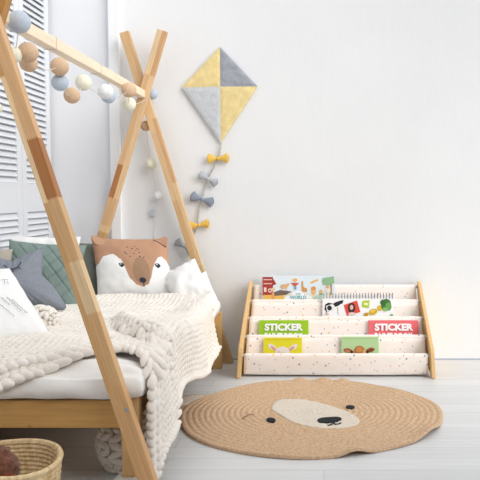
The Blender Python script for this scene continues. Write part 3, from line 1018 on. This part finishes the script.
# profile of the cloth for one pocket: over the front rod, down, round the valley and up to the next rod
for k in range(4):
    (ya, za), (yv, zv), (yb, zb) = RODS[k], VAL[k], RODS[k + 1]
    pr_ = []
    for i in range(7):       # round the front rod
        a = PI * .0 + i / 6 * PI; pr_.append((ya + .0125 * math.cos(a), za - .008 + .0125 * math.sin(a)))
    for i in range(1, 9):    # front drop
        f = i / 8; pr_.append((ya - .0125 + (yv - .022 - ya + .0125) * f ** 1.6, za - .008 + (zv + .012 - za + .008) * f))
    for i in range(1, 6):
        a = PI + i / 6 * PI; pr_.append((yv + .020 * math.cos(a), zv + .010 + .012 * math.sin(a)))
    for i in range(1, 9):
        f = i / 8; pr_.append((yv + .020 + (yb - .014 - yv - .020) * f, zv + .010 + (zb - .012 - zv - .010) * f))
    if k == 3:
        for i in range(1, 6):
            a = PI - i / 6 * PI; pr_.append((yb + .013 * math.cos(a), zb - .008 + .0125 * math.sin(a)))
    arc = [0]
    for p, q in zip(pr_, pr_[1:]): arc.append(arc[-1] + math.hypot(q[0] - p[0], q[1] - p[1]))
    nx = 50; V = []; Fc = []; UV = []
    for j, (y, z) in enumerate(pr_):
        w = half(z) - .036
        for i in range(nx + 1):
            f = -1 + 2 * i / nx
            sag = -.004 * (1 - f ** 4) * min(1, max(0, (arc[j] - .06) * 20)) * (1 if j < len(pr_) - 6 else 0)
            V.append((SHX + f * w, y + .003 * nz(f * 4, j * .2, k, 1.5), z + sag)); UV.append((SHX + f * w, arc[j] + k * .37))
    for j in range(len(pr_) - 1):
        for i in range(nx):
            a = j * (nx + 1) + i; Fc.append((a, a + nx + 1, a + nx + 2, a + 1))
    me = bpy.data.meshes.new('sling'); me.from_pydata(V, [], Fc); uv = me.uv_layers.new(name='UVMap')
    for lp in me.loops: uv.data[lp.index].uv = UV[lp.vertex_index]
    o = link('sling', me, M_sling, sh, True)
    sd = o.modifiers.new('thickness', 'SOLIDIFY'); sd.thickness = .003; sd.offset = 0
# faint mark woven on the front sling
bm = bmesh.new(); P = []
for i in range(24):
    f = i / 23; p = at(409.5 + 9 * f, 363.2 - .9 * f + .45 * math.sin(i * 1.9), 4.346); P.append(p + Vector((0, -.003, 0)))
tube(bm, P, .0009, 5); obj('cloth_mark', bm, mat('mark_grey', (150, 145, 145), .9), sh)


# ---- books
def book_frame(pocket, px0, px1, ytop, ybot):
    """rests in the pocket against its back cloth; returns the matrix (local x right, z up, -y front) and size"""
    (yv, zv), (yb, zb) = VAL[pocket], RODS[pocket + 1]
    d = Vector((0, yb - .016 - (yv + .012), zb - zv - .02)); d.normalize()
    base = Vector((0, yv + .004, zv + .012))
    # depth where the top edge is seen
    nrm = Vector((0, -d.z, d.y))
    o = Vector((0, 0, CAMH))
    pl = base + nrm * .010
    def hit(px, py):
        r = ray(px, py); k = (pl - o).dot(nrm) / r.dot(nrm); return o + r * k
    tl = hit(px0, ytop); tr = hit(px1, ytop)
    h = (tl - pl).dot(d)
    M = Matrix((Vector((1, 0, 0)), -nrm, d)).transposed().to_4x4()
    M.translation = Vector(((tl.x + tr.x) / 2, pl.y, pl.z))
    return M, (tr.x - tl.x), h, hit


def to_local(M, p): return M.inverted() @ p


def pic(name, shapes, M, hit, parent, lift=.0007):
    """printed shapes on the cover, given in picture pixels; one mesh, a material per colour"""
    V = []; Fc = []; idx = []; mats = []; names = {}
    for li, (col, poly) in enumerate(shapes):
        key = 'print_%d_%d_%d' % col
        if key not in names:
            names[key] = len(mats); mats.append(mat(key, col, .6))
        b0 = len(V)
        for (x, y) in poly:
            q = to_local(M, hit(x, y)); V.append((q.x, -.0005 - lift - li * .00006, q.z))
        Fc.append(tuple(range(b0, len(V)))); idx.append(names[key])
    # thickness-free ink layer lying on the cover
    o = pyobj(name, V, Fc, mats, parent, smooth=False, local=True, idx=idx)
    return o


def ell(cx, cy, rx, ry, rot=0, n=18):
    c, s = math.cos(math.radians(rot)), math.sin(math.radians(rot))
    return [(cx + rx * math.cos(t) * c - ry * math.sin(t) * s, cy + rx * math.cos(t) * s + ry * math.sin(t) * c) for t in [2 * PI * k / n for k in range(n)]]


def rect(x0, y0, x1, y1): return [(x0, y0), (x1, y0), (x1, y1), (x0, y1)]


def text(body, M, parent, xc, zc, width, height, m, bold=.0, name='lettering'):
    cu = bpy.data.curves.new('lettering', 'FONT'); cu.body = body; cu.align_x = 'CENTER'; cu.align_y = 'CENTER'; cu.size = 1; cu.offset = bold; cu.extrude = .02; cu.resolution_u = 3
    t = bpy.data.objects.new('lettering', cu); COL.objects.link(t)
    bpy.context.view_layer.update()
    me = bpy.data.meshes.new_from_object(t.evaluated_get(bpy.context.evaluated_depsgraph_get()))
    bpy.data.objects.remove(t); bpy.data.curves.remove(cu)
    xs = [v.co.x for v in me.vertices]; ys = [v.co.y for v in me.vertices]
    sx = width / (max(xs) - min(xs)); sy = height / (max(ys) - min(ys)); mx_ = (max(xs) + min(xs)) / 2; my_ = (max(ys) + min(ys)) / 2
    for v in me.vertices:
        v.co = Vector((xc + (v.co.x - mx_) * sx, -.0055 - v.co.z * .02, zc + (v.co.y - my_) * sy))
    me.materials.clear(); me.name = name
    return link(name, me, m, parent, local=True)


def book(name, pocket, px0, px1, ytop, ybot, cover, label, cat='book', th=.012):
    M, w, h, hit = book_frame(pocket, px0, px1, ytop, ybot)
    root = tag(empty(name, mtx=M), label, cat, None)
    boxo('cover', -w / 2, w / 2, 0, th, 0, h, cover, root, .0015, local=True)
    boxo('pages', -w / 2 + .003, w / 2 - .003, .002, th - .002, h - .001, h + .0006, mat('paper', (246, 244, 238), .8), root, 0, local=True)
    return root, M, w, h, hit


M_ink_w = mat('white_ink', (255, 255, 255), .5)
# wide picture book
rt_, M, w, h, hit = book('picture_book', 3, 262, 335, 276, 301, mat('cover_sky', (226, 236, 242), .45), 'wide picture book of farm and zoo animals in the top pocket')
sh_ = [((240, 240, 236), ell(330, 276, 0.1, .1)),
       ((232, 222, 196), [(263, 296), (275, 293), (300, 294), (334, 294), (334, 302), (263, 302)]),
       ((168, 60, 52), rect(262.5, 277, 273, 296)), ((168, 60, 52), [(272, 277), (276.5, 284), (272, 286)]), ((236, 196, 186), rect(263.5, 279.2, 272, 280.2)), ((236, 196, 186), rect(263.5, 283.2, 272, 284.2)),
       ((240, 214, 200), rect(264, 287.5, 266.5, 292)), ((240, 214, 200), ell(270, 290.5, 2, 2.2)), ((168, 60, 52), ell(270, 290.5, 1, 1.2)),
       ((240, 190, 96), rect(263, 295, 284, 301)), ((116, 100, 92), [(272, 293), (280, 290), (292, 291.5), (286, 295), (274, 296)]),
       ((230, 160, 96), ell(273, 296, 1.6, 4)), ((238, 196, 150), ell(273, 289.5, 2, 1.8)),
       ((222, 178, 130), ell(284, 286.5, 4, 2.2)), ((222, 178, 130), ell(288, 284.5, 1.5, 1.3)), ((222, 178, 130), rect(281.5, 288, 282.3, 290.5)), ((222, 178, 130), rect(286, 288, 286.8, 290.5)),
       ((238, 176, 84), ell(295, 280.2, 2.3, 1.7)), ((206, 88, 72), [(290.5, 283), (299.5, 283), (296, 286), (294, 286)]), ((120, 170, 196), rect(293.8, 286, 296.4, 289.5)),
       ((214, 150, 84), [(301.5, 281.5), (303, 281), (303.4, 287), (307, 288.5), (307, 292), (302, 291.5), (301.6, 287)]), ((236, 182, 110), [(310, 282), (318, 279), (318.5, 280.6), (312, 283.4)]), ((232, 186, 120), ell(313.5, 291, 2.3, 3.8)), ((222, 150, 80), ell(313.5, 288.5, 2.4, 2.0)),
       ((146, 186, 142), [(322, 281), (323, 278), (327, 277.4), (334, 276.3), (334.6, 283), (330, 285), (323, 285)]), ((180, 140, 104), rect(330.5, 284, 332, 296)),
       ((232, 180, 130), ell(321, 291.5, 1.9, 2)), ((120, 170, 130), rect(319.2, 293.5, 323, 300)), ((238, 226, 206), ell(328, 290, 2.6, 3.4)), ((226, 170, 110), ell(327.5, 287, 1.6, 1.5)),
       ((186, 216, 194), ell(322, 299, 9, 4)),
       ((250, 250, 250), ell(290, 300, 6, 4.5)), ((250, 250, 250), ell(298, 297.5, 7, 6.5)), ((250, 250, 250), ell(307, 300, 6, 5))]
pic('printed_picture', sh_[1:], M, hit, rt_)
M_teal = mat('teal_ink', (128, 190, 196), .5)
q = to_local(M, hit(298, 297.4)); text('WORLD', M, rt_, q.x, q.z, 16.5 / F * 4.75, 3.6 / F * 4.75, M_teal, .02)
q = to_local(M, hit(298, 293.9)); text('THE', M, rt_, q.x, q.z, 5.5 / F * 4.75, 1.7 / F * 4.75, M_teal, .01)

# spiral-bound card book
rt_, M, w, h, hit = book('spiral_card_book', 2, 322.5, 394, 295, 318, mat('cover_white', (250, 250, 250), .45), 'white spiral-bound card book with a cow and a red photo card')
blk = (44, 42, 46)
sh_ = [(blk, [(324.4, 310), (325.2, 304.5), (328.5, 302.6), (332.8, 303.6), (332.4, 308.6), (328.5, 311.6)]), (blk, [(331, 305), (336, 302), (341, 300.5), (342, 303), (338, 306), (333, 308)]), ((240, 238, 236), [(326, 306), (332, 304), (337, 306), (333, 311), (327, 311)]), (blk, ell(329.5, 308, 2.4, 2.5, -20)), (blk, ell(336.5, 304.5, 3.2, 1.9, -25)), ((240, 238, 236), ell(333, 306.5, 1.5, 1.8)),
       (blk, [(339, 301), (343.5, 300), (342.5, 303.6), (340, 304)]), ((70, 66, 66), [(325.5, 310), (326.8, 310), (327.5, 315), (326.4, 315)]), ((200, 190, 186), [(337, 307), (338, 307), (338.6, 314.5), (337.6, 314.5)]), ((226, 190, 186), ell(327, 314, 2, 1.4)),
       ((226, 78, 66), [(343.6, 305), (357, 300.5), (360.4, 312), (347, 316)]), ((70, 48, 44), ell(351.5, 308, 3.8, 5.2)), ((232, 190, 170), ell(351.6, 307.4, 1.7, 2.5)), ((236, 208, 204), ell(352, 314, 3.6, 1.8)),
       ((184, 206, 52), [(362.5, 301), (369.5, 300.2), (369, 308), (362, 307)]), ((240, 246, 200), rect(364, 303, 368, 305)),
       ((214, 172, 44), ell(373, 312, 4.6, 3, -25)), ((196, 152, 34), ell(366, 314.6, 2.6, 1.9, -20)), ((224, 184, 52), ell(379.5, 308.3, 2.3, 3)), ((240, 208, 90), ell(373, 311, 2.6, 1.2, -25)),
       ((64, 122, 54), ell(386, 305, 5, 6.2, 10)), ((110, 166, 84), ell(388.5, 306.5, 3, 4.2)), ((58, 110, 52), ell(383, 302.5, 2.8, 3)), ((140, 186, 110), ell(385, 309.5, 2.8, 2)), ((106, 178, 70), ell(391.5, 315, 1.8, .8))]
pic('printed_picture', sh_, M, hit, rt_)
M_coil = mat('coil_black', (58, 56, 62), .4)
for i in range(24):
    x = 324 + i * 70 / 23.5; c = to_local(M, hit(x, 295.4)); bm = bmesh.new()
    tube(bm, [(c.x, .004 + .0095 * math.cos(t), c.z - .002 + .018 * math.sin(t)) for t in [2 * PI * k / 14 for k in range(14)]], .0019, 6, closed=True)
    obj('binding_coil', bm, M_coil, rt_, local=True, smooth=True)

for (x0, x1, colr, lb) in ((259, 308.3, (160, 206, 38), 'lime green sticker book with white title in the left of the middle pocket'),
                           (368.5, 418.3, (240, 116, 120), 'coral red sticker book with white title in the right of the middle pocket')):
    rt_, M, w, h, hit = book('sticker_book', 1, x0, x1, 320.2, 336, mat('cover_%d_%d' % (colr[0], colr[1]), colr, .45), lb)
    pf = w / (x1 - x0)
    xm = (x0 + x1) / 2 + (.2 if x0 < 300 else .5)
    q = to_local(M, hit(xm, 327.2)); text('STICKER', M, rt_, q.x, q.z, 38.5 * pf, 7.2 * pf, M_ink_w, .05)
    q = to_local(M, hit(xm, 336.2)); text('PAINT BOOK', M, rt_, q.x, q.z, 38.5 * pf, 6.6 * pf, M_ink_w, .05)

rt_, M, w, h, hit = book('board_book', 0, 263.5, 302, 337.6, 356, mat('cover_yellow', (232, 222, 48), .45), 'bright yellow board book with a lamb\'s head and ears')
wl = (240, 226, 222)
pic('printed_picture', [((206, 196, 40), rect(265, 339.2, 300, 339.6)), (wl, ell(272.3, 347, 5, 2.4, 32)), (wl, ell(293, 347.5, 5.2, 2.3, -32)), ((222, 160, 140), ell(273.5, 348.4, 3.6, 1.3, 40)), ((222, 160, 140), ell(291.5, 348.8, 3.6, 1.3, -36)),
     (wl, ell(282.5, 353, 7.5, 6.5)), ((226, 204, 194), ell(281, 352.5, 4, 3)), ((238, 228, 222), ell(283, 350, 4, 2.4))], M, hit, rt_)
rt_, M, w, h, hit = book('board_book', 0, 341.3, 378.6, 336.6, 356, mat('cover_mint', (184, 216, 160), .45), 'mint green board book with a brown calf\'s head and ears')
pic('printed_picture', [((160, 196, 140), rect(343, 338.4, 377, 338.8)), ((160, 92, 54), ell(347.8, 350.6, 4.3, 2.3, 8)), ((160, 88, 52), ell(370.4, 350, 4.3, 2.3, -14)), ((206, 130, 92), ell(347.5, 351, 2.6, 1.2, 8)), ((120, 66, 44), ell(370.6, 350.4, 2.6, 1.1, -14)),
     ((60, 44, 36), ell(351.8, 352, 1.4, 1.6)), ((60, 44, 36), ell(367.4, 352, 1.4, 1.6)), ((188, 116, 66), ell(359.5, 352.5, 6.2, 6.8)), ((206, 140, 84), ell(359.5, 349.5, 3, 2.6)), ((226, 178, 100), ell(364.4, 352, 1.6, 2.6))], M, hit, rt_)

# ------------------------------------------------------------------ jute bear rug
gl_, gr_, gb_, gf_ = gnd(180.5, 415), gnd(442, 414), gnd(311, 382), gnd(305, 459)
RC = Vector(((gl_.x + gr_.x) / 2 - .004, (gb_.y + gf_.y) / 2, 0)); RR = (gb_.y - gf_.y) / 2 * 1.008
RRX = RR * 1.0
rug = tag(empty('jute_rug', RC), 'round braided jute rug with a bear face on the floor', 'rug')
NRING = 22


def rug_z(r, th):
    f = r / RR
    z = .008 + .0035 * abs(math.sin(f * NRING * PI))
    z += .0012 * math.sin(th * (20 + 130 * f)) * (1 if f > .02 else 0)
    z += .005 * (1 + nz(math.cos(th) * f, math.sin(th) * f, 5, 3))
    # edge waves
    z += .022 * math.exp(-((th - math.radians(-72)) / .10) ** 2) * f ** 14 + .024 * math.exp(-((th - math.radians(-32)) / .16) ** 2) * f ** 12
    z += .016 * (math.exp(-((th - math.radians(97)) / .05) ** 2) + math.exp(-((th - math.radians(84)) / .06) ** 2) + math.exp(-((th - math.radians(74)) / .05) ** 2)) * f ** 12
    return z


def rug_r(th): return 1 - .03 * math.exp(-((th - 2.55) / .35) ** 2) + .010 * math.sin(3 * th + 1) + .006 * math.sin(7 * th)


V = []; Fc = []; nA = 360; nr = NRING * 6
for i in range(nr + 1):
    r = max(.0005, RR * i / nr)
    for k in range(nA):
        th = -PI + 2 * PI * k / nA; q = r * (1 + (rug_r(th) - 1) * (r / RR) ** 3)
        V.append((RC.x + q * math.cos(th), RC.y + q * math.sin(th), rug_z(r, th)))
for k in range(nA):
    th = -PI + 2 * PI * k / nA; q = RR * rug_r(th); V.append((RC.x + q * math.cos(th), RC.y + q * math.sin(th), max(.001, rug_z(RR, th) - .012)))
for i in range(nr + 1):
    for k in range(nA):
        a = i * nA + k; c = i * nA + (k + 1) % nA; Fc.append((a, c, c + nA, a + nA))
m, nt, b = new_mat('jute'); N = nt.nodes; L = nt.links
b.inputs['Roughness'].default_value = .95; b.inputs['Specular IOR Level'].default_value = .05
tc = N.new('ShaderNodeTexCoord'); n = N.new('ShaderNodeTexNoise'); n.inputs['Scale'].default_value = 70; n.inputs['Detail'].default_value = 5; n.inputs['Roughness'].default_value = .7
L.new(tc.outputs['Object'], n.inputs['Vector'])
r = N.new('ShaderNodeValToRGB'); r.color_ramp.elements[0].position = .3; r.color_ramp.elements[1].position = .7
r.color_ramp.elements[0].color = S(190, 154, 119); r.color_ramp.elements[1].color = S(228, 198, 166)
L.new(n.outputs['Fac'], r.inputs[0]); L.new(r.outputs[0], b.inputs['Base Color'])
bp_ = N.new('ShaderNodeBump'); bp_.inputs['Strength'].default_value = .5; bp_.inputs['Distance'].default_value = .006
L.new(n.outputs['Fac'], bp_.inputs['Height']); L.new(bp_.outputs[0], b.inputs['Normal'])
M_jute = m
pyobj('braided_body', V, Fc, M_jute, rug)


def rug_patch(name, poly_px, m, lift=.0022, label=None, n=10, flat=False):
    P = [gnd(x, y, .012) for x, y in poly_px]; c = sum(P, Vector()) / len(P)
    V = []; Fc = []; k = len(P)
    for i in range(n + 1):
        for p in P:
            q = c + (p - c) * (max(.002, i / n)); d = q - RC; r_ = math.hypot(d.x, d.y); th = math.atan2(d.y, d.x)
            V.append((q.x, q.y, rug_z(r_, th) + lift))
    if flat:
        zt_ = max(v[2] for v in V) - .001; V = [(v[0], v[1], zt_) for v in V]
    for i in range(n):
        for j in range(k):
            a = i * k + j; b2 = i * k + (j + 1) % k; Fc.append((a, b2, b2 + k, a + k))
    b0 = len(V)
    for p in P: V.append((p.x, p.y, .006))
    for j in range(k): Fc.append((n * k + j, n * k + (j + 1) % k, b0 + (j + 1) % k, b0 + j))
    o = pyobj(name, V, Fc, m, rug)
    if label: tag(o, label)
    return o


M_muz = mat('cream_weave', (226, 214, 198), .95, var=.05, vscale=90, bump=.4, bscale=120, spec=.05)
M_blackfelt = mat('black_felt', (34, 36, 42), .9)
muz = [(271, 408), (273.5, 403.5), (280, 400.8), (290, 400), (301, 400.4), (313, 402), (325, 404.6), (337, 408.5), (347, 412.5), (355, 417), (359, 421), (358.6, 424.2), (353, 426.8), (343, 428.8), (330, 429.7), (316, 429), (302, 426), (290, 421.5), (280, 416), (273, 411.5)]
def smooth_closed(P, n=5):
    out = []; m_ = len(P)
    for i in range(m_):
        p0, p1, p2, p3 = (Vector(P[(i + k) % m_]) for k in (-1, 0, 1, 2))
        for k in range(n):
            t = k / n; v = .5 * ((2 * p1) + (p2 - p0) * t + (2 * p0 - 5 * p1 + 4 * p2 - p3) * t * t + (3 * p1 - p0 - 3 * p2 + p3) * t ** 3); out.append((v.x, v.y))
    return out
rug_patch('muzzle', smooth_closed(muz), M_muz, .0022, 'cream woven muzzle', 24)
rug_patch('nose', smooth_closed([(317.5, 421.6), (321, 419.8), (328, 419), (336, 418.6), (340.5, 419.4), (341.4, 421), (338, 422.8), (332, 424), (325, 424.6), (319.5, 423.8)]), M_blackfelt, .0055, 'black felt nose', flat=True)
rug_patch('eye', ell(271, 421.8, 4.6, 2.0, 3), M_blackfelt, .0045, 'black felt eye', flat=True)
rug_patch('eye', ell(350.3, 408.4, 4.4, 1.7, 3), M_blackfelt, .0045, 'black felt eye', flat=True)


def rug_line(name, px, r_, m):
    bm = bmesh.new(); P = []
    for p in smooth_path([gnd(x, y, .012) for x, y in px], 5):
        d = p - RC; P.append(Vector((p.x, p.y, rug_z(math.hypot(d.x, d.y), math.atan2(d.y, d.x)) + .0065)))
    tube(bm, P, r_, 6); return obj(name, bm, m, rug)


rug_line('mouth', [(327.5, 426.8), (331, 426.5), (333.5, 424.6), (336, 426.2), (341, 424.6)], .0028, M_blackfelt)
rug_line('brow', [(242, 421), (246, 418.5), (250, 417), (254, 417.2)], .0018, mat('brow_thread', (120, 92, 66), .9))


def ear_disc(c, ang, label):
    """oval ear lying on the floor against the rug edge"""
    def disc(a_, b_, z0, hgt):
        V = []; Fc = []; nA, nr = 48, 10
        for i in range(nr + 1):
            f = max(.01, i / nr)
            for k in range(nA):
                t = 2 * PI * k / nA; x = a_ * f * math.cos(t); y = b_ * f * math.sin(t)
                V.append((c.x + x * math.cos(ang) - y * math.sin(ang), c.y + x * math.sin(ang) + y * math.cos(ang), z0 + hgt * (1 - f ** 6)))
        for k in range(nA):
            p = V[nr * nA + k]; V.append((p[0], p[1], max(.001, p[2] - .01)))
        for i in range(nr + 1):
            for k in range(nA):
                a = i * nA + k; d = i * nA + (k + 1) % nA; Fc.append((a, d, d + nA, a + nA))
        return V, Fc
    V, Fc = disc(.125, .085, .006, .004); e = pyobj('ear', V, Fc, M_jute, rug)
    V, Fc = disc(.10, .066, .010, .004); i_ = pyobj('inner_ear', V, Fc, M_muz, e); tag(i_, label)


e1 = gnd(189.5, 401.5); d1 = e1 - RC
ear_disc(e1, math.atan2(d1.y, d1.x) + PI / 2, 'cream inner ear')

# ------------------------------------------------------------------ light
W = bpy.data.worlds.new('daylight'); sc.world = W; W.use_nodes = True
bg = W.node_tree.nodes['Background']; bg.inputs[1].default_value = 1.0
# the sky dome: bright above and towards the windows on the right, dim in the depth of the room behind the camera
wn = W.node_tree; wt = wn.nodes.new('ShaderNodeTexCoord'); wx = wn.nodes.new('ShaderNodeVectorMath'); wx.operation = 'DOT_PRODUCT'
wx.inputs[1].default_value = (.55, .05, .83); wr_ = wn.nodes.new('ShaderNodeValToRGB')
wn.links.new(wt.outputs['Generated'], wx.inputs[0]); wn.links.new(wx.outputs['Value'], wr_.inputs[0]); wn.links.new(wr_.outputs[0], bg.inputs[0])
wr_.color_ramp.elements[0].position = 0.0; wr_.color_ramp.elements[0].color = (.14, .14, .14, 1)
wr_.color_ramp.elements[1].position = .75; wr_.color_ramp.elements[1].color = (1.0, 1.03, 1.07, 1)
su = bpy.data.lights.new('sun', 'SUN'); su.energy = 2.0; su.angle = math.radians(45); su.color = (1, .98, .95)
suo = bpy.data.objects.new('sun', su); COL.objects.link(suo)
dv = Vector((-.72, .56, -.42)); suo.rotation_euler = dv.to_track_quat('-Z', 'Y').to_euler(); suo.location = (4, -1, 4)

sc.view_settings.view_transform = 'Standard'; sc.view_settings.look = 'None'
sc.view_settings.exposure = 0.17; sc.view_settings.gamma = 1; sc.view_settings.use_curve_mapping = False
